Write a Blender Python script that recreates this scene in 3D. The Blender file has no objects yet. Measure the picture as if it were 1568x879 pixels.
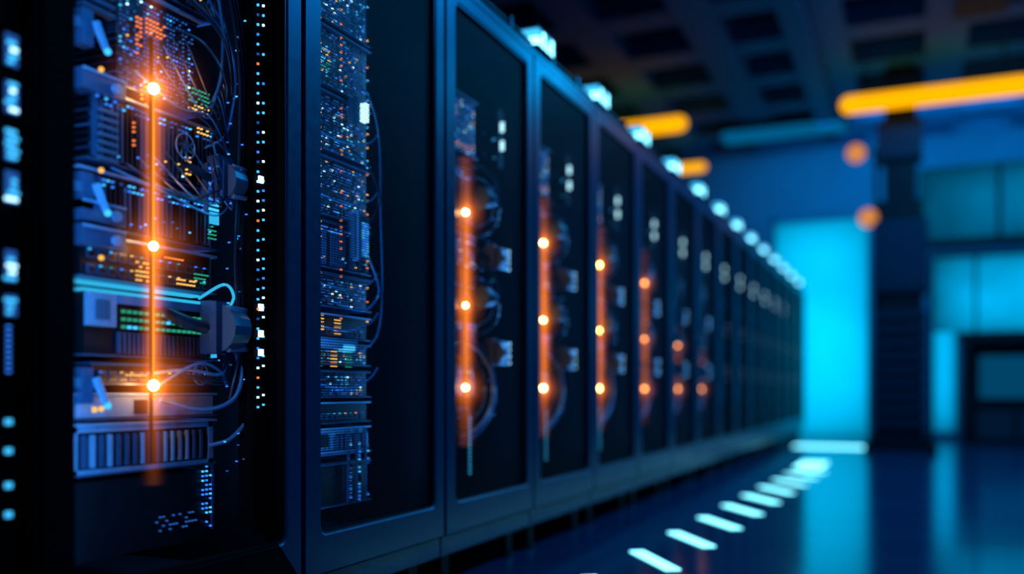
import bpy, math, random
from mathutils import Vector, Matrix
random.seed(7)
S = bpy.context.scene
S.view_settings.view_transform = 'Standard'
S.view_settings.look = 'None'

# ------------------------------------------------------------------ materials
def mat_pr(name, col, rough=0.5, metal=0.0, noise=0.0, nscale=20.0, emis=None, estr=0.0, spec=0.5):
    m = bpy.data.materials.new(name); m.use_nodes = True
    nt = m.node_tree; b = nt.nodes['Principled BSDF']
    b.inputs['Base Color'].default_value = (*col, 1)
    b.inputs['Roughness'].default_value = rough
    b.inputs['Metallic'].default_value = metal
    b.inputs['Specular IOR Level'].default_value = spec
    if noise > 0:
        tc = nt.nodes.new('ShaderNodeTexCoord'); n = nt.nodes.new('ShaderNodeTexNoise')
        n.inputs['Scale'].default_value = nscale; n.inputs['Detail'].default_value = 4
        nt.links.new(tc.outputs['Object'], n.inputs['Vector'])
        r = nt.nodes.new('ShaderNodeMapRange')
        r.inputs['To Min'].default_value = max(0.02, rough - noise); r.inputs['To Max'].default_value = min(1, rough + noise)
        nt.links.new(n.outputs['Fac'], r.inputs['Value']); nt.links.new(r.outputs['Result'], b.inputs['Roughness'])
        mx = nt.nodes.new('ShaderNodeMix'); mx.data_type = 'RGBA'
        mx.inputs[6].default_value = (col[0]*.75, col[1]*.75, col[2]*.75, 1)
        mx.inputs[7].default_value = (min(1, col[0]*1.25), min(1, col[1]*1.25), min(1, col[2]*1.25), 1)
        nt.links.new(n.outputs['Fac'], mx.inputs[0]); nt.links.new(mx.outputs[2], b.inputs['Base Color'])
    return m
def mat_em(name, col, s):
    m = bpy.data.materials.new(name); m.use_nodes = True
    nt = m.node_tree; nt.nodes.clear()
    e = nt.nodes.new('ShaderNodeEmission'); o = nt.nodes.new('ShaderNodeOutputMaterial')
    e.inputs[0].default_value = (*col, 1); e.inputs[1].default_value = s
    nt.links.new(e.outputs[0], o.inputs[0]); return m
def math_nodes(nt):
    def M(op, a, v=None):
        n = nt.nodes.new('ShaderNodeMath'); n.operation = op
        for k, s in enumerate((a, v)):
            if s is None: continue
            if isinstance(s, (int, float)): n.inputs[k].default_value = s
            else: nt.links.new(s, n.inputs[k])
        return n.outputs[0]
    return M
def mat_panel(name, col, s, ax=.5, lo=.45, nscale=1.5):
    """frosted backlit panel: brightest in the middle, falling off to its frame, slightly cloudy"""
    m = bpy.data.materials.new(name); m.use_nodes = True
    nt = m.node_tree; nt.nodes.clear(); M = math_nodes(nt)
    e = nt.nodes.new('ShaderNodeEmission'); o = nt.nodes.new('ShaderNodeOutputMaterial')
    e.inputs[0].default_value = (*col, 1)
    tc = nt.nodes.new('ShaderNodeTexCoord'); sp = nt.nodes.new('ShaderNodeSeparateXYZ'); nt.links.new(tc.outputs['Generated'], sp.inputs[0])
    def hump(c): return M('POWER', M('MAXIMUM', M('MULTIPLY', M('MULTIPLY', c, M('SUBTRACT', 1.0, c)), 4.0), 0.0), ax)
    h = M('MULTIPLY', hump(sp.outputs['X']), hump(sp.outputs['Z']))
    n = nt.nodes.new('ShaderNodeTexNoise'); n.inputs['Scale'].default_value = nscale; nt.links.new(tc.outputs['Object'], n.inputs['Vector'])
    h = M('MULTIPLY', M('ADD', lo, M('MULTIPLY', h, 1-lo)), M('ADD', .6, M('MULTIPLY', n.outputs['Fac'], .8)))
    nt.links.new(M('MULTIPLY', h, s), e.inputs[1]); nt.links.new(e.outputs[0], o.inputs[0]); return m
def mat_pcb():
    """fine component pattern of module faces (YZ plane)"""
    m = mat_pr('module_face', (.02, .04, .08), .4, .2); nt = m.node_tree; b = nt.nodes['Principled BSDF']
    tc = nt.nodes.new('ShaderNodeTexCoord'); sp = nt.nodes.new('ShaderNodeSeparateXYZ'); cb = nt.nodes.new('ShaderNodeCombineXYZ')
    nt.links.new(tc.outputs['Object'], sp.inputs[0]); nt.links.new(sp.outputs['Y'], cb.inputs[0]); nt.links.new(sp.outputs['Z'], cb.inputs[1])
    br = nt.nodes.new('ShaderNodeTexBrick'); br.inputs['Scale'].default_value = 1.0
    br.inputs['Color1'].default_value = (.004, .012, .03, 1); br.inputs['Color2'].default_value = (.08, .20, .46, 1); br.inputs['Mortar'].default_value = (.001, .002, .005, 1)
    br.inputs['Brick Width'].default_value = .017; br.inputs['Row Height'].default_value = .0085; br.inputs['Mortar Size'].default_value = .0018; br.inputs['Bias'].default_value = -.35
    nt.links.new(cb.outputs[0], br.inputs['Vector']); nt.links.new(br.outputs['Color'], b.inputs['Base Color'])
    return m

FRAME = mat_pr('rack_paint', (0.010, 0.068, 0.17), 0.33, 0.3, 0.08, 30)
BLACK = mat_pr('black_metal', (0.004, 0.007, 0.014), 0.5, 0.3, 0.1, 30)
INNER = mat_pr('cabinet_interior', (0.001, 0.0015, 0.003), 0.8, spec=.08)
CHAS = mat_pr('chassis_metal', (0.045, 0.11, 0.25), 0.4, 0.3, 0.1, 60)
STEEL = mat_pr('light_steel', (0.25, 0.48, 0.80), 0.32, 0.3, 0.1, 60)
PLUG = mat_pr('plug_plastic', (0.06, 0.15, 0.28), 0.3, 0.1)
CBL = mat_pr('cable_rubber', (0.012, 0.035, 0.08), 0.25)
CBLU = mat_pr('cable_blue', (0.05, 0.26, 0.60), 0.25)
LB = mat_em('led_blue', (0.03, 0.22, 1.0), 1.3)
LC = mat_em('led_cyan', (0.05, 0.52, 1.0), 1.4)
LW = mat_em('led_white', (0.45, 0.85, 1.0), 2.6)
LA = mat_em('led_amber', (1.0, 0.5, 0.10), 1.3)
LO = mat_em('led_orange', (1.0, 0.22, 0.06), 1.2)
LG = mat_em('led_green', (0.03, 0.55, 0.33), .6)
LDIM = mat_em('led_dim_blue', (0.02, 0.12, 0.50), 0.7)
BULB = mat_em('orange_bulb', (1.0, 0.40, 0.10), 100)
STRIPO = mat_em('orange_strip', (1.0, 0.34, 0.03), 1.3)
TOPL = mat_em('top_lamp', (0.20, 0.76, 1.0), 5)
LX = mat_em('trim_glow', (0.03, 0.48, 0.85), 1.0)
BULB2 = mat_em('dim_orange_bulb', (1.0, 0.34, 0.10), 14)
RM = [FRAME, BLACK, INNER, CHAS, STEEL, PLUG, CBL, CBLU, LB, LC, LW, LA, LO, LG, LDIM, BULB, STRIPO, TOPL, LX, mat_pcb(), BULB2]
(iFRAME, iBLACK, iINNER, iCHAS, iSTEEL, iPLUG, iCBL, iCBLU, iLB, iLC, iLW, iLA, iLO, iLG, iLDIM, iBULB, iSTRIPO, iTOPL, iLX, iPCB, iBULB2) = range(21)

def mesh_door_mat():
    m = bpy.data.materials.new('perforated_door_metal'); m.use_nodes = True
    nt = m.node_tree; b = nt.nodes['Principled BSDF']; out = nt.nodes['Material Output']
    b.inputs['Base Color'].default_value = (0.006, 0.014, 0.03, 1)
    b.inputs['Metallic'].default_value = 0.0; b.inputs['Roughness'].default_value = 0.5; b.inputs['Specular IOR Level'].default_value = .12
    tc = nt.nodes.new('ShaderNodeTexCoord'); sp = nt.nodes.new('ShaderNodeSeparateXYZ')
    nt.links.new(tc.outputs['Object'], sp.inputs[0]); M = math_nodes(nt)
    p = 0.0076
    fz = M('DIVIDE', sp.outputs['Z'], p)
    row = M('MULTIPLY', M('MODULO', M('FLOOR', fz), 2.0), 0.5)
    fy = M('ADD', M('DIVIDE', sp.outputs['Y'], p), row)
    cy = M('SUBTRACT', M('FRACT', fy), 0.5); cz = M('SUBTRACT', M('FRACT', fz), 0.5)
    r2 = M('ADD', M('MULTIPLY', cy, cy), M('MULTIPLY', cz, cz))
    solid = M('GREATER_THAN', r2, 0.43*0.43)
    tr = nt.nodes.new('ShaderNodeBsdfTransparent'); mx = nt.nodes.new('ShaderNodeMixShader')
    nt.links.new(solid, mx.inputs[0]); nt.links.new(tr.outputs[0], mx.inputs[1]); nt.links.new(b.outputs[0], mx.inputs[2])
    nt.links.new(mx.outputs[0], out.inputs[0])
    return m
MESHM = mesh_door_mat()

# ------------------------------------------------------------------ builder
class B:
    def __init__(s): s.v = []; s.f = []; s.m = []
    def box(s, x0, x1, y0, y1, z0, z1, m):
        n = len(s.v)
        if x0 > x1: x0, x1 = x1, x0
        s.v += [(x0,y0,z0),(x1,y0,z0),(x1,y1,z0),(x0,y1,z0),(x0,y0,z1),(x1,y0,z1),(x1,y1,z1),(x0,y1,z1)]
        for q in ((0,3,2,1),(4,5,6,7),(0,1,5,4),(1,2,6,5),(2,3,7,6),(3,0,4,7)):
            s.f.append(tuple(n+k for k in q)); s.m.append(m)
    def tube(s, pts, r, m, n=8, smooth=True, r2=None):
        P = [Vector(p) for p in pts]
        if smooth and len(P) > 2:
            Q = []
            E = [2*P[0]-P[1]] + P + [2*P[-1]-P[-2]]
            for i in range(1, len(E)-2):
                for k in range(6):
                    t = k/6
                    Q.append(0.5*((2*E[i]) + (E[i+1]-E[i-1])*t + (2*E[i-1]-5*E[i]+4*E[i+1]-E[i+2])*t*t + (3*E[i]-E[i-1]-3*E[i+1]+E[i+2])*t**3))
            Q.append(P[-1]); P = Q
        base = len(s.v); up = Vector((0.31, 0.2, 0.93))
        for i, p in enumerate(P):
            d = (P[min(i+1, len(P)-1)] - P[max(i-1, 0)]).normalized()
            a = d.cross(up)
            if a.length < 1e-3: a = d.cross(Vector((1, 0, 0)))
            a.normalize(); b = d.cross(a)
            rr = r if r2 is None else r + (r2-r)*i/(len(P)-1)
            for k in range(n):
                t = 2*math.pi*k/n
                s.v.append(tuple(p + rr*(math.cos(t)*a + math.sin(t)*b)))
        for i in range(len(P)-1):
            for k in range(n):
                s.f.append((base+i*n+k, base+i*n+(k+1) % n, base+(i+1)*n+(k+1) % n, base+(i+1)*n+k)); s.m.append(m)
        s.f.append(tuple(base+k for k in reversed(range(n)))); s.m.append(m)
        s.f.append(tuple(base+(len(P)-1)*n+k for k in range(n))); s.m.append(m)
    def cyl(s, p0, p1, r, m, n=14, r2=None): s.tube([p0, p1], r, m, n, False, r2)
    def sphere(s, c, r, m, nu=12, nv=8):
        base = len(s.v)
        for j in range(nv+1):
            th = math.pi*j/nv
            for k in range(nu):
                ph = 2*math.pi*k/nu
                s.v.append((c[0]+r*math.sin(th)*math.cos(ph), c[1]+r*math.sin(th)*math.sin(ph), c[2]+r*math.cos(th)))
        for j in range(nv):
            for k in range(nu):
                s.f.append((base+j*nu+k, base+(j+1)*nu+k, base+(j+1)*nu+(k+1) % nu, base+j*nu+(k+1) % nu)); s.m.append(m)
    def data(s, name, mats, smooth=False):
        me = bpy.data.meshes.new(name); me.from_pydata(s.v, [], s.f)
        for m in mats: me.materials.append(m)
        me.polygons.foreach_set('material_index', s.m)
        if smooth: me.polygons.foreach_set('use_smooth', [True]*len(s.f))
        me.update(); return me
def obj(name, data, parent=None, loc=(0, 0, 0), rot=(0, 0, 0)):
    o = bpy.data.objects.new(name, data); S.collection.objects.link(o)
    o.location = loc; o.rotation_euler = rot
    if parent: o.parent = parent
    return o
def empty(name, loc): return obj(name, None, None, loc)

# ------------------------------------------------------------------ rack parts
D = 1.547; W = 0.833; Y0 = 2.911
ZB, ZT = 0.198, 2.215
OZ0, OZ1 = 0.32, 2.15

def frame_data(OA0=.088, OA1=.755, shade_y=None):
    b = B(); g = 0.005
    def rr(y0, y1, z0, z1, r, x, n=6):
        L = []
        for (cy, cz, a0) in ((y1-r, z1-r, 0), (y0+r, z1-r, 90), (y0+r, z0+r, 180), (y1-r, z0+r, 270)):
            for k in range(n+1):
                a = math.radians(a0+90*k/n); L.append((x, cy+r*math.cos(a), cz+r*math.sin(a)))
        return L
    loops = [rr(g, W-g, ZB, ZT, 0.001, -0.03), rr(g, W-g, ZB, ZT, 0.001, -0.007), rr(g+.006, W-g-.006, ZB+.006, ZT-.006, 0.002, 0.0),
             rr(OA0-.012, OA1+.012, OZ0-.012, OZ1+.012, 0.034, 0.0), rr(OA0-.008, OA1+.008, OZ0-.008, OZ1+.008, 0.032, -0.004),
             rr(OA0-.002, OA1+.002, OZ0-.002, OZ1+.002, 0.027, -0.004), rr(OA0, OA1, OZ0, OZ1, 0.025, -0.007), rr(OA0, OA1, OZ0, OZ1, 0.025, -0.03)]
    N = len(loops[0]); base = len(b.v)
    for L in loops: b.v += L
    for i in range(len(loops)-1):
        for k in range(N):
            q = (base+i*N+k, base+i*N+(k+1) % N, base+(i+1)*N+(k+1) % N, base+(i+1)*N+k)
            cy = sum(b.v[t][1] for t in q)/4
            m = iFRAME
            if shade_y is not None and cy < shade_y: m = iINNER  # near racks: shade on the frame put into its colour
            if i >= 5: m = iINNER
            b.f.append(q); b.m.append(m)
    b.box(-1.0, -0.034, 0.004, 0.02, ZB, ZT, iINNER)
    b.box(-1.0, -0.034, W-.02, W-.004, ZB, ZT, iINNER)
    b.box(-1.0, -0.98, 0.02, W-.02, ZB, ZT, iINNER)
    b.box(-1.0, -0.034, 0.004, W-.004, ZT-.02, ZT+.0, iBLACK)
    b.box(-1.0, -0.034, 0.004, W-.004, ZB, ZB+.03, iBLACK)
    for z in (0.6, 1.25, 1.9): b.cyl((-0.01, W-.006, z-.03), (-0.01, W-.006, z+.03), 0.006, iBLACK, 8)
    b.box(-0.97, -0.02, 0.006, W-.006, 0.125, ZB-.006, iINNER if shade_y else iFRAME)
    for y in (0.12, W-.12):
        for x in (-0.09, -0.88):
            b.box(x-.025, x+.025, y-.03, y+.03, 0.04, 0.125, iBLACK)
            b.cyl((x, y, 0.0), (x, y, 0.04), 0.045, iBLACK, 12, 0.03)
    b.box(-0.35, -0.03, 0.0, W, ZT, ZT+.045, iBLACK)
    b.box(-0.036, -0.006, 0.0, W, ZT+.006, ZT+.03, iFRAME)
    b.tube([(-0.03, -.0, ZT+.062), (-.03, W, ZT+.062)], 0.014, iBLACK, 8, False)
    b.tube([(-0.07, 0, ZT+.07), (-.07, W, ZT+.07)], 0.012, iCBL, 8, False)
    for y in (0.25, 0.6): b.box(-0.09, -0.008, y, y+.02, ZT+.04, ZT+.085, iFRAME)
    c = 0.02
    b.box(-0.09, 0.012, c-.0, c+.21, ZT+.045, ZT+.052, iBLACK)
    b.box(-0.09, 0.008, c, c+.21, ZT+.128, ZT+.136, iBLACK)
    for k in range(4):
        b.box(-0.08, 0.008, c+.006+k*.051, c+.006+k*.051+.041, ZT+.054, ZT+.088, iTOPL)
        b.box(-0.08, 0.008, c+.010+k*.051, c+.006+k*.051+.041, ZT+.093, ZT+.126, iTOPL if k % 2 else iLC)
        b.box(-0.085, 0.010, c+.047+k*.051, c+.057+k*.051, ZT+.052, ZT+.128, iBLACK)
    return b.data('server_rack_frame', RM)

LEDSET = [iLB]*5+[iLC]*3+[iLW]*2+[iLA]+[iLDIM]*8
def dot(b, d, a, z, m, sy=.004, sz=.004): b.box(-d-.003, -d+.003, a-sy/2, a+sy/2, z-sz/2, z+sz/2, m)

def unit(b, a0, a1, z0, z1, d, style, rng, edge=iCHAS):
    b.box(-d-.5, -d, a0, a1, z0+.004, z1-.004, iPCB if style in ('dots', 'fins') else iBLACK)
    b.box(-d-.5, -d+.012, a0-.012, a1+.012, z1-.008, z1-.002, edge)
    b.box(-d-.1, -d+.012, a0-.012, a1+.012, z0+.002, z0+.006, iCHAS)
    if style == 'fins':
        y = a0+.01
        while y < a1-.015:
            h = rng.uniform(.0, .012)
            b.box(-d, -d+.014, y, y+.006, z0+.012, z1-.016-h, rng.choice([iCHAS, iBLACK, iCHAS]))
            if rng.random() < .4: dot(b, d-.016, y+.003, z0+.02+rng.random()*.03, rng.choice(LEDSET), .0035, .0035)
            y += .0145
        for r in range(2):
            y = a0+.012
            while y < a1-.01:
                if rng.random() < .6: dot(b, d-.016, y, z1-.024-r*.012, rng.choice([iLDIM, iLB, iLB, iLDIM, iLC]), .005, .0035)
                y += .0125
    elif style == 'dots':
        nz = int((z1-z0-.02)/.0105); ny = int((a1-a0-.01)/.0105)
        for i in range(ny):
            dens = rng.choice([.3, .6, .9]); bright = rng.random() < .25
            for j in range(nz):
                if rng.random() < dens:
                    dot(b, d-.001, a0+.01+i*.0105, z0+.014+j*.0105, rng.choice(LEDSET+[iLDIM]*(6 if bright else 34)), .0042, .0036)
    elif style == 'ports':
        n = int((a1-a0-.02)/.03)
        for r in range(max(1, int((z1-z0-.01)/.035))):
            for i in range(n):
                y = a0+.015+i*.03; z = z0+.012+r*.035
                b.box(-d, -d+.004, y, y+.024, z, z+.022, iCHAS)
                b.box(-d, -d+.0055, y+.004, y+.020, z+.004, z+.016, iBLACK)
                if rng.random() < .6: dot(b, d-.006, y+.005, z+.019, rng.choice([iLB, iLC, iLG, iLA]), .004, .003)
    elif style == 'bays':
        b.box(-d, -d+.008, a0, a1, z1-.022, z1-.008, iSTEEL)
        b.box(-d, -d+.008, a0, a1, z0+.006, z0+.016, iSTEEL)
        b.box(-d, -d+.008, a0, a0+.016, z0+.006, z1-.008, iSTEEL)
        b.box(-d, -d+.008, a1-.016, a1, z0+.006, z1-.008, iSTEEL)
        y = a0+.03
        while y < a1-.03:
            b.box(-d, -d+.012, y, y+.007, z0+.02, z1-.028, iSTEEL if rng.random() < .3 else iCHAS); b.box(-d, -d+.006, y+.009, y+.016, z0+.02, z1-.034, iPLUG)
            y += .024
    elif style == 'panel':
        b.box(-d, -d+.008, a0, a1, z0+.008, z1-.01, iSTEEL)
        b.box(-d, -d+.010, a0+.05, a0+.062, z0+.02, z0+.032, iLA)
        b.box(-d, -d+.0105, a0+.17, a0+.21, z0+.014, z1-.018, iBLACK)
        b.box(-d, -d+.010, a1-.10, a1-.03, z0+.02, z0+.024, iBLACK)

def connector(b, a, d, z, s=1.0, pm=iSTEEL, lr=.008):
    b.box(-d-.05, -d+.01, a-.035*s, a+.02*s, z-.035*s, z+.035*s, iPLUG)
    b.box(-d-.03, -d+.016, a-.045*s, a-.03*s, z-.045*s, z+.045*s, iCHAS)
    b.cyl((-d, a-.03*s, z), (-d+.004, a+.015*s, z), .042*s, iPLUG, 16, .036*s)
    b.cyl((-d, a+.015*s, z), (-d+.005, a+.05*s, z-.003), .028*s, iCHAS, 14, .022*s)
    for k, zz in enumerate((-.036, -.012, .012, .034)):
        b.cyl((-d+.022, a-.02*s, z+zz*s), (-d+.026, a+.05*s, z+zz*s*.9), .006*s, pm, 8)
        b.sphere((-d+.028, a+.054*s, z+zz*s*.9), lr*s, iLW, 8, 6)
    b.tube([(-d-.02, a-.045*s, z), (-d-.02, a-.09*s, z+.01), (-d-.06, a-.14*s, z+.03*s)], .011*s, iCBL, 8)

def fan(b, a, z, d, r):
    n = 20
    ring = [(-d+.006, a+r*math.cos(2*math.pi*k/n), z+r*math.sin(2*math.pi*k/n)) for k in range(n+1)]
    b.tube(ring, .002, iSTEEL, 6, False)
    b.cyl((-d, a, z), (-d+.01, a, z), r*.3, iCHAS, 14)
    for k in range(7):
        t = 2*math.pi*k/7
        b.tube([(-d+.003, a+r*.3*math.cos(t), z+r*.3*math.sin(t)), (-d+.006, a+r*.92*math.cos(t+.5), z+r*.92*math.sin(t+.5))], r*.10, iPLUG, 5, False)

def rackA():
    b = B(); r = random.Random(3); d = .15
    a0, a1 = .205, .635
    unit(b, a0, a1, 1.90, 2.10, d, 'dots', r)
    unit(b, a0, a1, 1.69, 1.88, d, 'fins', r)
    unit(b, a0+.12, a1-.05, 1.43, 1.68, d, 'dots', r, iSTEEL)
    unit(b, a0+.04, a1, 1.24, 1.41, d, 'fins', r, iSTEEL)
    unit(b, a0+.02, a1, 1.09, 1.225, d, 'fins', r, iSTEEL)
    unit(b, a0+.02, a1, .975, 1.08, d, 'ports', r, iSTEEL)
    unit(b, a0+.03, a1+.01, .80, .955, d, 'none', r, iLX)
    b.box(-d, -d+.012, a0+.03, a0+.11, .87, .945, iSTEEL); b.box(-d, -d+.014, a0+.05, a0+.09, .885, .93, iPLUG)
    b.box(-d-.01, -d+.013, a0+.11, a1+.01, .925, .945, iCBLU)
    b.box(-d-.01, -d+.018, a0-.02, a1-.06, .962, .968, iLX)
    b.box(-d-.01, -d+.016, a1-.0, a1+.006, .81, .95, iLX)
    for i in range(17):
        for j in range(3):
            dot(b, d-.012, a0+.13+i*.0175, .872+j*.018, iLG if r.random() < .9 else iLC, .0085, .007)
    b.box(-d, -d+.006, a0+.12, a1, .866, .92, iBLACK)
    y = a0+.12
    while y < a1-.01:
        b.box(-d, -d+.01, y, y+.006, .81, .86, iCHAS); y += .014
    unit(b, a0+.05, a1, .735, .79, d, 'ports', r)
    unit(b, a0-.005, a1, .655, .72, d, 'panel', r, iSTEEL)
    unit(b, a0-.01, a1, .53, .652, d, 'bays', r, iSTEEL)
    b.box(-d-.5, -d, a0-.01, a1, .34, .52, iBLACK)
    b.box(-d-.02, -d+.006, a0-.018, a0-.010, .36, .64, iSTEEL); b.box(-d-.02, -d+.006, a1, a1+.006, .36, .64, iCHAS)
    for j in range(14):
        for k in range(3):
            if r.random() < .7: dot(b, d-.006, a1-.035+k*.014, .37+j*.012, r.choice([iLC, iLB, iLB]), .0035, .0045)
    for j in range(4):
        for k in range(14):
            if r.random() < .4: dot(b, d-.003, a1-.2+k*.011, .38+j*.011, iLDIM)
    for (aa, zz, ny, nz, m) in ((.385, 1.395, 2, 6, iLA), (.37, .985, 4, 5, iLA), (.53, 1.46, 8, 4, iLG), (.54, 1.44, 7, 2, iLA), (.56, 1.385, 5, 2, iLA),
                                (.53, 1.27, 2, 5, iLA), (.56, 1.0, 5, 3, iLG), (.37, 1.52, 2, 9, iLO), (.61, 1.12, 3, 7, iLG), (.5, .99, 6, 2, iLA),
                                (.40, 1.58, 6, 4, iLO), (.36, 1.30, 1, 6, iLO), (.46, 1.05, 8, 1, iLO), (.34, .76, 6, 1, iLA)):
        for i in range(ny):
            for j in range(nz):
                if r.random() < .8: dot(b, d-.018, aa+i*.011, zz+j*.0105, m, .0045, .0035)
    for z in (1.44, 1.215, 1.02, .683):
        b.sphere((-d+.036, a0+.045, z), .006, iLA, 8, 6)
    for z in (1.53, 1.17, .74):
        b.box(-d-.02, -d+.025, a0-.03, a0+.05, z-.01, z+.012, iPLUG)
        b.box(-d-.0, -d+.03, a0+.0, a0+.03, z-.045, z+.035, iCHAS)
        b.cyl((-d+.03, a0+.035, z+.012), (-d+.045, a0+.05, z-.045), .010, iSTEEL, 10, .008)
        b.sphere((-d+.048, a0+.052, z-.05), .008, iLC, 8, 6)
    for z in (1.39, 1.10, 1.045):
        b.box(-d-.02, -d+.03, a0-.0, a0+.12, z, z+.045, iCHAS); b.box(-d+.03, -d+.034, a0+.0, a0+.12, z+.04, z+.045, iSTEEL)
        b.cyl((-d+.03, a0+.09, z+.02), (-d+.04, a0+.09, z+.02), .012, iSTEEL, 12)
    for k in range(7): b.box(-d, -d+.02, a0+.055, a0+.11, 1.245+k*.018, 1.254+k*.018, iPLUG)
    for k in range(6): b.box(-d, -d+.02, a0+.01, a0+.10, 1.575+k*.02, 1.584+k*.02, iCHAS)
    fan(b, .58, .765, d-.012, .026); fan(b, .52, 1.335, d-.018, .032)
    b.box(-d-.1, -d+.03, a1-.045, a1-.0, 1.18, 1.31, iPLUG)
    for j in range(9): b.box(-d+.03, -d+.033, a1-.04, a1-.005, 1.19+j*.013, 1.196+j*.013, iLB if j > 1 else iLC)
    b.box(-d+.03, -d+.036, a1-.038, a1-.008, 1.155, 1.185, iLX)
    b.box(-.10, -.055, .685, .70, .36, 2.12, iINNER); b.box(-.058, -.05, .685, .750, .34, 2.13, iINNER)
    z = .68
    while z < 2.1:
        dot(b, .048, .700, z, r.choice([iLW, iLB, iLC, iLO, iLDIM, iLC]), .0045, .0055)
        if r.random() < .7: dot(b, .048, .722, z+.006, r.choice([iLW, iLC, iLB]), .0045, .0055)
        z += .026
    for z in (1.285, .945, .875, .825): dot(b, .046, .71, z, iLW, .016, .018)
    connector(b, .660, .10, 1.27, 1.1); connector(b, .65, .10, .885, 1.5)
    b.box(-.13, -.09, .60, .665, 1.22, 1.33, iCHAS); b.box(-.09, -.086, .605, .66, 1.225, 1.24, iSTEEL)
    b.box(-.14, -.10, .585, .675, .82, .955, iCHAS); b.box(-.10, -.096, .59, .598, .83, .945, iSTEEL)
    for k, off in enumerate((0, .012, .026)):
        b.tube([(-.11, .50+off, 2.1), (-.09, .60+off, 1.85), (-.075, .655+off, 1.6), (-.08, .665+off, 1.35), (-.085, .655+off, 1.05), (-.08, .668+off, .85), (-.09, .64+off, .70)], .004, iCBL, 6)
    b.tube([(-.14, .50, 1.78), (-.10, .60, 1.70), (-.09, .66, 1.56), (-.10, .64, 1.40), (-.14, .60, 1.35)], .004, iCBLU, 6)
    b.tube([(-.14, .40, 1.95), (-.10, .52, 1.86), (-.09, .60, 1.72), (-.10, .62, 1.55), (-.12, .60, 1.45)], .004, iCBLU, 6)
    b.tube([(-.14, .45, 1.62), (-.10, .56, 1.60), (-.09, .63, 1.50), (-.12, .60, 1.36)], .003, iCBL, 6)
    b.tube([(-.13, .44, .70), (-.10, .55, .675), (-.08, .64, .70), (-.08, .675, .77), (-.10, .66, .84)], .0055, iCBLU, 6)
    b.tube([(-.13, .40, .765), (-.10, .50, .775), (-.09, .60, .765), (-.10, .65, .80)], .004, iSTEEL, 6)
    b.tube([(-.13, .42, .73), (-.09, .52, .79), (-.09, .60, .775), (-.10, .64, .74)], .004, iCBLU, 6)
    b.tube([(-.14, .62, .58), (-.10, .66, .60), (-.08, .70, .66), (-.09, .69, .74)], .0055, iCBLU, 6)
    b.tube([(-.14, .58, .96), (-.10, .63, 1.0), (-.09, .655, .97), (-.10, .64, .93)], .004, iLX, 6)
    for k in range(7):
        b.tube([(-.14, .3+.04*k, 1.235+.02*k), (-.10, .42+.04*k, 1.20), (-.09, .58, 1.17+.03*k), (-.1, .66, 1.22+.02*k)], .0025, iCBLU if k % 3 == 0 else iCBL, 5)
        b.tube([(-.14, .34+.03*k, 1.45+.03*k), (-.11, .45+.03*k, 1.42), (-.095, .56+.01*k, 1.40+.02*k), (-.1, .65, 1.33+.01*k)], .0022, iCBLU if k % 3 == 1 else iCBL, 5)
        b.tube([(-.14, .42+.03*k, .80-.01*k), (-.11, .5+.02*k, .76), (-.09, .62, .74+.01*k), (-.1, .67, .80+.02*k)], .002, iCBL, 5)
        b.tube([(-.14, .40+.03*k, 1.75+.02*k), (-.11, .5+.02*k, 1.70), (-.09, .62, 1.62+.01*k), (-.1, .67, 1.45+.02*k)], .0025, iCBLU if k % 3 == 2 else iCBL, 5)
    for i in range(60):
        dot(b, .1-.03*r.random(), .62+.11*r.random(), .4+1.6*r.random(), r.choice([iLB, iLDIM, iLC]), .003, .003)
    return b.data('server_units_dense', RM)

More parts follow.
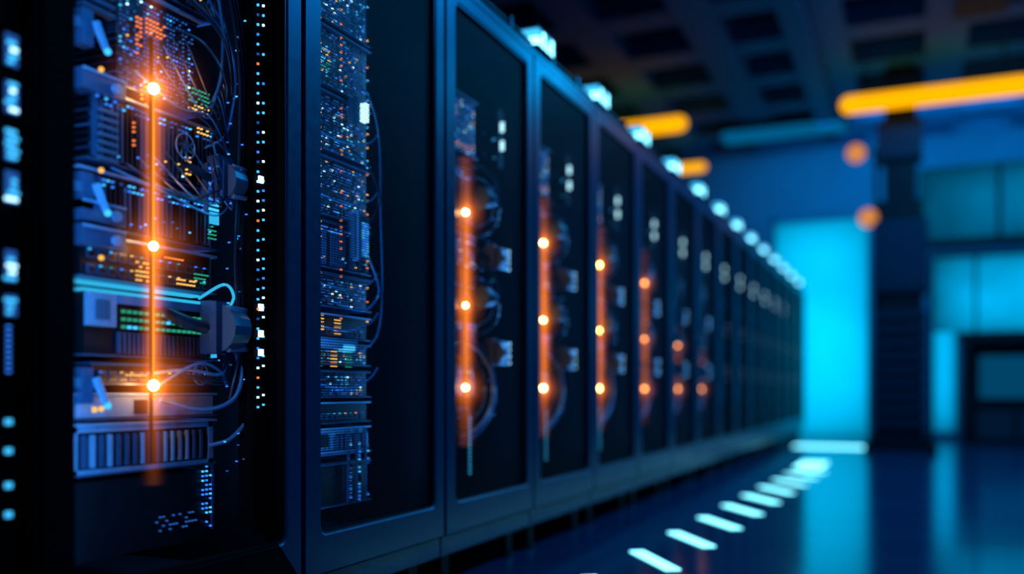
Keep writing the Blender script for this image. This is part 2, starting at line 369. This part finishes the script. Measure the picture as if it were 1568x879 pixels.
def rackB():
    b = B(); r = random.Random(11); d = .12; a0, a1 = .17, .50
    zs = [(1.86, 2.08, 'dots'), (1.66, 1.85, 'dots'), (1.46, 1.65, 'dots'), (1.26, 1.45, 'dots'), (1.10, 1.25, 'fins'), (.98, 1.09, 'dots'),
          (.885, .965, 'ports'), (.80, .875, 'dots'), (.70, .79, 'dots'), (.62, .69, 'ports'), (.52, .61, 'bays'), (.36, .50, 'none')]
    for z0, z1, st in zs: unit(b, a0, a1, z0, z1, d, st, r, iSTEEL if st in ('bays', 'ports') else iCHAS)
    z = .95
    while z < 2.05:
        if r.random() < .5: dot(b, d-.018, a0+.16, z, iLO, .0045, .005)
        if r.random() < .4: dot(b, d-.018, a0+.05, z, r.choice([iLO, iLA, iLDIM]), .0045, .0045)
        if r.random() < .5: dot(b, d-.018, a0+.31, z, r.choice([iLO, iLA, iLC]), .0045, .005)
        z += .022
    for i in range(7):
        for j in range(7):
            if r.random() < .7: dot(b, d-.017, a0+.03+i*.011, 1.70+j*.013, r.choice([iLA, iLG, iLC]), .0045, .004)
    for (aa, zz, m) in ((.21, .91, iLA), (.30, .90, iLA), (.2, .80, iLG), (.28, .8, iLA), (.36, .8, iLG)):
        for i in range(3):
            for j in range(5): dot(b, d-.017, aa+i*.012, zz+j*.011, m, .0045, .004)
    b.box(-d, -d+.02, a0, a1-.08, .855, .885, iSTEEL); b.box(-d, -d+.024, .34, .40, .848, .868, iLC)
    b.box(-d+.01, -d+.03, a1-.05, a1-.03, 1.60, 1.66, iLW); b.box(-d+.01, -d+.03, a1-.12, a1-.09, 1.58, 1.66, iPLUG)
    b.box(-d, -d+.03, a1-.11, a1-.03, 1.15, 1.29, iPLUG); b.box(-d, -d+.036, a1-.10, a1-.09, 1.14, 1.30, iSTEEL)
    for j in range(14):
        for k in range(3): dot(b, d-.034, a1-.07+k*.013, 1.16+j*.008, r.choice([iLB, iLC, iLB]), .006, .004)
    for z in (1.52, 1.33, 1.06, .93, .75): b.tube([(-.12, a0+.02, z), (-.09, a0+.16, z-.02), (-.085, a1-.04, z+.01), (-.08, a1+.01, z+.05)], .003, iCBLU, 6)
    b.tube([(-.11, .36, 1.75), (-.08, .45, 1.68), (-.07, .50, 1.55), (-.07, .51, 1.3), (-.07, .52, 1.05), (-.08, .50, .9), (-.11, .42, .84)], .003, iCBLU, 6)
    b.tube([(-.11, .34, 1.5), (-.08, .44, 1.46), (-.07, .50, 1.35), (-.09, .46, 1.26)], .003, iCBL, 6)
    b.tube([(-.11, .3, 1.0), (-.08, .42, .98), (-.07, .5, 1.05), (-.09, .47, 1.16)], .004, iCBLU, 6)
    for k in range(3):
        b.box(-d+.005, -d+.012, .38+.05*k, .386+.05*k, .36, .60, iCHAS)
        for j in range(16):
            if r.random() < .6: dot(b, d-.014, .39+.05*k, .37+j*.013, r.choice([iLDIM, iLB, iLC]), .004, .006)
    b.box(-d, -d+.01, a0+.02, a0+.14, .54, .60, iSTEEL); b.box(-d, -d+.013, a0+.05, a0+.10, .55, .59, iBLACK)
    return b.data('server_units_fine', RM)

def rackC():
    b = B(); r = random.Random(23); d = .13; a0, a1 = .12, .50
    unit(b, a0, a1, 1.68, 1.92, d, 'dots', r)
    unit(b, a0, a1-.04, 1.40, 1.62, d, 'fins', r)
    unit(b, a0, a1, 1.22, 1.36, d, 'dots', r, iSTEEL)
    unit(b, a0, a1, 1.05, 1.18, d, 'ports', r, iPLUG)
    unit(b, a0, a1, .86, 1.0, d, 'fins', r, iSTEEL)
    unit(b, a0, a1, .70, .83, d, 'dots', r)
    unit(b, a0, a1-.08, .55, .66, d, 'ports', r)
    for z in (1.755, 1.835): b.box(-.085, -.07, .660, .668, z, z+.04, iLW)
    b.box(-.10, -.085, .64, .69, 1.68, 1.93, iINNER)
    connector(b, .62, .085, 1.285, 1.2, iPLUG, .0055); connector(b, .62, .085, .885, 1.3, iPLUG, .0055)
    for z in (1.50, 1.09):
        b.tube([(-.13, .40, z+.12), (-.10, .50, z+.15), (-.08, .60, z+.10), (-.08, .63, z), (-.09, .60, z-.09), (-.12, .5, z-.14)], .008, iCBL, 8)
        b.tube([(-.13, .42, z+.08), (-.10, .50, z+.10), (-.08, .57, z+.05), (-.09, .58, z-.05), (-.12, .5, z-.1)], .004, iCBLU, 6)
        b.cyl((-.10, .50, z+.02), (-.075, .56, z+.02), .05, iPLUG, 16, .03); b.cyl((-.075, .56, z+.02), (-.07, .575, z+.02), .02, iSTEEL, 12)
    P = []
    for k in range(9):
        t = math.radians(85-170*k/8); P.append((-.13+.04*math.cos(t), .32+.30*math.cos(t), .73+.22*math.sin(t)))
    b.tube(P, .006, iCBLU, 8)
    b.tube([(p[0]+.004, .32+(p[1]-.32)*.9, .73+(p[2]-.73)*.88) for p in P], .005, iSTEEL, 8)
    b.tube([(p[0]-.01, .32+(p[1]-.32)*.75, .73+(p[2]-.73)*.7) for p in P], .008, iCBL, 8)
    b.box(-.12, -.105, .39, .42, .38, .64, iBLACK)
    for j in range(16): dot(b, .104, .405, .39+j*.015, iLC, .006, .006)
    for i in range(26): dot(b, .10, .50+.14*r.random(), .6+1.2*r.random(), r.choice([iLB, iLC, iLDIM]), .004, .004)
    for i in range(8): dot(b, d-.016, .3+i*.02, 1.70+.01*(i % 2), iLO if i % 2 else iLA, .005, .004)
    return b.data('server_units_cabled', RM)

def rackL():
    b = B(); r = random.Random(5); d = .13
    for z0, z1, st in ((1.6, 1.9, 'fins'), (1.3, 1.55, 'dots'), (1.0, 1.26, 'fins'), (.7, .96, 'ports'), (.4, .66, 'bays')): unit(b, .15, .55, z0, z1, d, st, r)
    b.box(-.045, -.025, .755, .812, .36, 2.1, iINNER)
    for z0, z1 in ((1.34, 1.40), (1.25, 1.31), (1.16, 1.22), (1.08, 1.14), (.93, .99), (.865, .905)):
        b.box(-.025, -.021, .779, .80+.008*r.random(), z0, z1, iLDIM)
        for j in range(int((z1-z0)/.012)):
            s = r.uniform(.008, .024)
            dot(b, .018, .782+r.uniform(0, .012), z0+.006+j*.012, r.choice([iLC, iLC, iLC, iLW]), s, .006)
    for j in range(9): dot(b, .018, .782, .76+j*.0105, iLB, .006, .004)
    for z in (.665, .61, .545, .49): dot(b, .018, .782, z, iLC, .011, .010)
    return b.data('server_units_rail', RM)

FD = frame_data(); FD2 = frame_data(shade_y=.70); FD3 = frame_data(.03, .818, 2.0)
A_, B_, C_, L_ = rackA(), rackB(), rackC(), rackL()
ALLZ = ((1.437, .012), (1.065, .010), (.736, .012))
def orange_data(zs, m):
    b = B()
    b.box(-.010, -.005, -.004, .004, .55, 1.56, iINNER)
    b.cyl((0, 0, .70), (0, 0, 1.45 if len(zs) == 3 else 1.0), .0018, iSTRIPO, 8)
    for z, rr in zs: b.sphere((0, 0, z), rr, m, 12, 8)
    return b.data('orange_led_column', RM)
OD = orange_data(ALLZ, iBULB); OD3 = orange_data(ALLZ, iBULB2); OD4 = orange_data(ALLZ[1:], iBULB2); OD5 = orange_data(ALLZ[2:], iBULB2)

def glow_mat(wide=.046, k=1.0, n=3, q1=9.0, cs=.018, ca=40.0):  # bulb halo and streak painted in as an emissive volume
    m = bpy.data.materials.new('orange_halo'); m.use_nodes = True
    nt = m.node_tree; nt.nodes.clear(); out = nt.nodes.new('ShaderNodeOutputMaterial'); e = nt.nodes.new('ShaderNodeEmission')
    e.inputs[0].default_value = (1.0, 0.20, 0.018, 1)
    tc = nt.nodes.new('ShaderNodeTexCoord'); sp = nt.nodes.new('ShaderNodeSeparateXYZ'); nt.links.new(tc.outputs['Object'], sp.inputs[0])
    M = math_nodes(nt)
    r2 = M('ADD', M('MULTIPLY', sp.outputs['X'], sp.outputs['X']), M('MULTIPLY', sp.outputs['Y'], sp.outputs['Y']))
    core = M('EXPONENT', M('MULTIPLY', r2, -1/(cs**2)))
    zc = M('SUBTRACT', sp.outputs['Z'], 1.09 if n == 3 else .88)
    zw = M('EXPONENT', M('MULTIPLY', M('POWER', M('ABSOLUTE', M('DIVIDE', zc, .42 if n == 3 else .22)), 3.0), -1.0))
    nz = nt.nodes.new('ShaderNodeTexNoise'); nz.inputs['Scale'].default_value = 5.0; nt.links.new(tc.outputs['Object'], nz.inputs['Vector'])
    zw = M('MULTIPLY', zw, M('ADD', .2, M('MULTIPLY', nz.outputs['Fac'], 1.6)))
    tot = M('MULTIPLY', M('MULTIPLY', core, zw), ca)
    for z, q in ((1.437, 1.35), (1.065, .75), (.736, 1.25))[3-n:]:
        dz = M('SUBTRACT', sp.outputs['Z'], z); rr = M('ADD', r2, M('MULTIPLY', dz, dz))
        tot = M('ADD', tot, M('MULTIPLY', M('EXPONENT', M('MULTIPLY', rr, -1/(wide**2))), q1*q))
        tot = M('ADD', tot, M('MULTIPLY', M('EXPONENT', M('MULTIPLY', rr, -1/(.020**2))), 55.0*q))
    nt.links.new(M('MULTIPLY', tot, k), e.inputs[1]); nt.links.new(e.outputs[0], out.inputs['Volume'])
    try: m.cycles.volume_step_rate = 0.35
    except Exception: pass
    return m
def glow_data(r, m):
    gb = B(); gb.cyl((0, 0, .5), (0, 0, 1.66), r, 0, 24); return gb.data('orange_halo', [m])
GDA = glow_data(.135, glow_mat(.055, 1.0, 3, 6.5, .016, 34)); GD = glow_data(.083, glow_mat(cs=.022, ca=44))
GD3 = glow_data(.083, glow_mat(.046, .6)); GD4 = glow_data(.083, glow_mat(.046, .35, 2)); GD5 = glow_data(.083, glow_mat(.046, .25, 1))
db = B()
db.v += [(-.016, .087, OZ0-.001), (-.016, .756, OZ0-.001), (-.016, .756, OZ1+.001), (-.016, .087, OZ1+.001)]
db.f.append((0, 1, 2, 3)); db.m.append(0)
DD = db.data('perforated_door', [MESHM])

def light(name, kind, loc, energy, col, parent=None, size=(1, 1), dirv=None, rad=.02):
    l = bpy.data.lights.new(name, kind); l.energy = energy; l.color = col
    if kind == 'AREA': l.shape = 'RECTANGLE'; l.size, l.size_y = size
    elif kind == 'POINT': l.shadow_soft_size = rad
    o = obj(name, l, parent, loc)
    if dirv: o.rotation_euler = Vector(dirv).to_track_quat('-Z', 'Y').to_euler()
    return o

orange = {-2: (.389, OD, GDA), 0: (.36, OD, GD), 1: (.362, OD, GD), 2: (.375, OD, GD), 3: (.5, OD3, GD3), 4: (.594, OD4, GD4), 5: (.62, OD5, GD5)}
for i in range(-3, 14):
    r = empty('server_rack', (-D, Y0+i*W, 0))
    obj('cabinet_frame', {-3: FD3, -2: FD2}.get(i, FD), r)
    if i > -2: obj('perforated_door', DD, r)
    obj('server_units', {-3: L_, -2: A_, -1: B_}.get(i, C_), r)
    if i in orange:
        a, o_, g_ = orange[i]
        obj('orange_led_column', o_, r, (-.10, a, 0))
        obj('orange_halo', g_, r, (-.10, a, 0))
    if -2 <= i <= 5:
        dd, aa = (-.068, .735) if i == -2 else (-.036, .742)
        light('cabinet_strip_light', 'AREA', (dd, aa, 1.2), 11 if i == -2 else 7, (.06, .38, 1.0), r, (.012, 1.6), (-1, -.5 if i == -2 else -.3 if i < 1 else -.12, 0))
    if i in (-2, -1):
        light('cabinet_fill_light', 'AREA', (-.035, .10, .95), 2.6 if i == -2 else 3.0, (.08, .42, 1.0), r, (.012, 1.3), (-1, 1.0, 0))  # added unseen fill that brightens the rack hardware

# ------------------------------------------------------------------ room
WALLM = mat_pr('wall_paint', (0.012, 0.17, 0.31), 0.7, 0, .1, 3)
DARKW = mat_pr('wall_dark', (0.012, 0.03, 0.05), 0.7, 0, .1, 3)
FLOORM = mat_pr('floor_polished', (0.003, 0.055, 0.135), 0.13, 0, .05, 2.5, spec=.6)
CEILM = mat_pr('ceiling_beam', (0.004, 0.19, 0.40), 0.7, 0, .1, 4)
CEILD = mat_pr('ceiling_void', (0.0005, 0.004, 0.009), 0.9, spec=.1)
TRIM = mat_pr('dark_trim', (0.0015, 0.007, 0.014), 0.6, .0, spec=.2)
CYAN = mat_panel('cyan_backlight', (0.0, 0.50, 0.92), 1.5, .45, .16, .8)
CY2 = mat_panel('cyan_window', (0.0, 0.36, 0.72), 1.4, .7, .12, 1.6)
CY3 = mat_panel('blue_window', (0.0, 0.15, 0.33), 1.1, .8, .2, 1.6)
CYB = mat_em('floor_glow', (0.20, 0.85, 1.0), 3.2)
YEL = mat_em('yellow_tube', (1.0, 0.42, 0.0), 1.3)
WARM = mat_em('warm_lamp', (1.0, 0.36, 0.09), .7)
BLUEP = mat_em('blue_light_panel', (0.0, 0.15, 0.36), 0.7)
XL, XR, YN, YF, ZC = -6.0, 3.4, -3.0, 15.3, 4.6
def simple(name, boxes, mats, bevel=0, parent=None):
    b = B()
    for x in boxes: b.box(*x)
    o = obj(name, b.data(name, mats), parent)
    if bevel:
        m = o.modifiers.new('bevel', 'BEVEL'); m.width = bevel; m.segments = 2; m.limit_method = 'ANGLE'
    return o
simple('floor', [(XL, XR, YN, YF, -.1, 0, 0)], [FLOORM])
simple('wall_left', [(XL-.1, XL, YN, YF, 0, ZC+.3, 0)], [DARKW])
simple('wall_right', [(XR, XR+.1, YN, YF, 0, ZC+.3, 0)], [DARKW])
simple('wall_near', [(XL, XR, YN-.1, YN, 0, ZC+.3, 0)], [DARKW])
DX0, DX1, DZ = -2.08, -.69, 3.42
simple('wall_far', [(XL, DX0-.08, YF, YF+.1, 0, ZC+.3, 0), (DX1+.08, XR, YF, YF+.1, 0, ZC+.3, 0), (DX0-.08, DX1+.08, YF, YF+.1, DZ+.08, ZC+.3, 0)], [WALLM])
cb = [(XL, XR, YN, YF, ZC+.25, ZC+.35, 1)]
x = XL+.1
while x < XR: cb.append((x, min(x+.42, XR), YN, YF, ZC, ZC+.25, 0)); x += 1.2
y = YN+.2
while y < YF: cb.append((XL, XR, y, min(y+.42, YF), ZC+.01, ZC+.25, 0)); y += 1.2
CE = simple('ceiling', cb, [CEILM, CEILD])
simple('door_1', [(DX0, DX1, YF+.03, YF+.05, .0, DZ, 0), (DX0-.07, DX0, YF+.01, YF+.06, 0, DZ+.07, 1), (DX1, DX1+.07, YF+.01, YF+.06, 0, DZ+.07, 1), (DX0-.07, DX1+.07, YF+.01, YF+.06, DZ, DZ+.07, 1)], [CYAN, WALLM])
simple('window_1', [(.05, 3.0, YF-.05, YF-.03, 3.0, 4.1, 0), (.0, 3.05, YF-.07, YF-.01, 2.9, 3.0, 1), (1.1, 1.16, YF-.07, YF-.01, 3.0, 4.1, 1)], [CY3, TRIM])
simple('window_2', [(.25, 3.0, YF-.05, YF-.03, 1.6, 2.72, 0), (.2, 3.05, YF-.07, YF-.01, 2.72, 2.80, 1), (.8, .84, YF-.07, YF-.01, 1.6, 2.72, 1), (.6, 3.05, YF-.07, YF-.01, 1.5, 1.6, 1)], [CY2, TRIM])
simple('window_3', [(.25, .56, YF-.05, YF-.03, .1, 1.6, 0), (.2, .25, YF-.07, YF-.01, .0, 2.72, 1)], [CY2, TRIM])
simple('baseboard_far', [(-.55, .2, YF-.03, YF-.01, 0, .12, 0)], [TRIM])
def tube_light(x0, x1, y, z, r=.085):
    p = empty('tube_light', ((x0+x1)/2, y, z)); h = (x1-x0)/2
    b = B(); b.cyl((-h, 0, 0), (h, 0, 0), r, 0, 18)
    b.sphere((-h, 0, 0), r, 0, 18, 10); b.sphere((h, 0, 0), r, 0, 18, 10)
    obj('glowing_tube', b.data('glowing_tube', [YEL, TRIM]), p)
    b = B()
    for s in (-h*.8, h*.8): b.cyl((s, 0, r), (s, 0, ZC-z-.005), .012, 0, 8)
    obj('suspension_rods', b.data('suspension_rods', [TRIM]), p)
tube_light(-.72, 1.08, 11.5, 4.10, .105)
tube_light(-4.3, -2.75, 11.5, 4.12, .1)
tube_light(-3.9, -2.98, 13.9, 4.13, .07)
simple('light_panel', [(-2.6, -.9, 13.5, 13.9, 4.42, 4.5, 0), (-2.65, -.85, 13.45, 13.95, 4.5, 4.595, 1)], [BLUEP, TRIM])
simple('cable_tray', [(-1.25, -1.0, 2.0, 13.4, 4.42, 4.45, 0), (-1.25, -1.22, 2, 13.4, 4.45, 4.52, 0), (-1.03, -1.0, 2, 13.4, 4.45, 4.52, 0)] + [(-1.2, -1.05, 2.5+k*1.2, 2.54+k*1.2, 4.45, 4.595, 1) for k in range(9)], [CEILM, TRIM])
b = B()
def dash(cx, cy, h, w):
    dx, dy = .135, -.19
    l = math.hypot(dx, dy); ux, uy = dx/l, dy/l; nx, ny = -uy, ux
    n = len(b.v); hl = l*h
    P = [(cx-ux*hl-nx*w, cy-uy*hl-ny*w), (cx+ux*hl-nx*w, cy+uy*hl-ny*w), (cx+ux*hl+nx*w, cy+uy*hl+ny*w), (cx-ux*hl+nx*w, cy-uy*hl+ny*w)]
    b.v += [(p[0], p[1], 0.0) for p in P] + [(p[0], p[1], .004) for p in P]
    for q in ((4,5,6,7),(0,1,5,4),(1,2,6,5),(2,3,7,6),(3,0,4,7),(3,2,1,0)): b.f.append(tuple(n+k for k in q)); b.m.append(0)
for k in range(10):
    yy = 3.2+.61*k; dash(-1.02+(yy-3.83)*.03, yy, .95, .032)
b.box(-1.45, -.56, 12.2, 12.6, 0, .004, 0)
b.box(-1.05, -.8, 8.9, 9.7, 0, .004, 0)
obj('floor_glow_marks', b.data('floor_glow_marks', [CYB]))  # flat emissive cyan marks lying on the floor
cx, cy = -.165, 12.05
p = empty('support_column', (cx, cy, 0))
b = B()
b.box(-.40, .40, -.36, .36, 0, .10, 0); b.box(-.34, .34, -.32, .32, .10, .2, 0)
b.box(-.25, .25, -.25, .25, .2, 2.85, 0)
for k in range(9): b.box(-.29, .29, -.29, .29, .28+k*.16, .38+k*.16, 1)
b.box(-.30, .30, -.3, .3, 1.9, 2.75, 1); b.box(-.24, .24, -.24, .24, 2.75, 3.0, 0)
b.box(-.18, .18, -.18, .18, 3.0, ZC-.003, 0)
b.box(-.26, .24, -.24, .24, 3.5, 3.95, 1)
b.cyl((-.27, -.1, .2), (-.27, -.1, 3.6), .03, 0, 10)
o = obj('column_body', b.data('column_body', [TRIM, mat_pr('column_cladding', (0.003, 0.022, 0.05), .6, 0, spec=.2)]), p)
m = o.modifiers.new('bevel', 'BEVEL'); m.width = .012; m.segments = 2
b = B()
for (lx, lz, hx) in ((-.50, 3.62, -.26), (-.36, 2.82, -.24)):
    b.sphere((lx, -.15, lz), .11, 0, 16, 10); b.cyl((hx+.05, -.15, lz), (lx+.09, -.15, lz), .02, 1, 8)
obj('column_lamps', b.data('column_lamps', [WARM, TRIM], True), p)
p = empty('control_console', (1.35, 13.9, 0))
b = B()
b.box(-.78, .9, -.35, .35, 1.34, 1.42, 0); b.box(-.78, -.66, -.35, .35, 0, 1.34, 0); b.box(.78, .9, -.35, .35, 0, 1.34, 0)
b.box(-.66, .78, .2, .3, .1, 1.34, 0); b.box(-.66, .78, -.3, .3, .02, .5, 0); b.box(-.55, .7, .17, .2, .62, 1.2, 1)
for k in range(3): b.box(-.6+k*.47, -.18+k*.47, -.31, -.3, .08, .44, 2)
o = obj('console_cabinet', b.data('console_cabinet', [TRIM, mat_em('console_screen', (0.0, .07, .17), .8), mat_pr('drawer_front', (.005, .03, .05), .5)]), p)
m = o.modifiers.new('bevel', 'BEVEL'); m.width = .01; m.segments = 2

# ------------------------------------------------------------------ lighting
def fill_fixture(x, y, sx, sy, e, col):  # added blue fill light with housing, out of view on the ceiling
    simple('added_fill_housing', [(x-sx/2-.04, x+sx/2+.04, y-sy/2-.04, y+sy/2+.04, ZC-.06, ZC, 0)], [TRIM], 0, CE)
    light('added_fill_light', 'AREA', (x, y, ZC-.07), e, col, CE, (sx, sy), (0, 0, -1))
fill_fixture(1.2, 3.6, .5, 1.6, 48, (.01, .36, 1.0))
fill_fixture(1.2, 6.8, .5, 1.8, 125, (.005, .38, 1.0))
fill_fixture(.6, 10.0, .4, .8, 115, (.0, .42, 1.0))
light('far_wall_fill', 'AREA', (.3, 13.3, 4.35), 95, (0.0, .46, 1.0), None, (5.5, .15), (0, 1, -.75))  # added light, no visible source, to brighten the far wall
w = bpy.data.worlds.new('world'); S.world = w; w.use_nodes = True
w.node_tree.nodes['Background'].inputs[0].default_value = (.002, .01, .03, 1); w.node_tree.nodes['Background'].inputs[1].default_value = .3

# ------------------------------------------------------------------ camera
c = bpy.data.cameras.new('camera'); c.sensor_width = 36; c.lens = 1400/1568*36; c.shift_y = .1011
c.dof.use_dof = True; c.dof.focus_distance = 2.55; c.dof.aperture_fstop = .66; c.clip_start = .05
co = obj('camera', c, None, (0, 0, .724), (math.radians(90), 0, math.atan(618/1400)))
S.camera = co
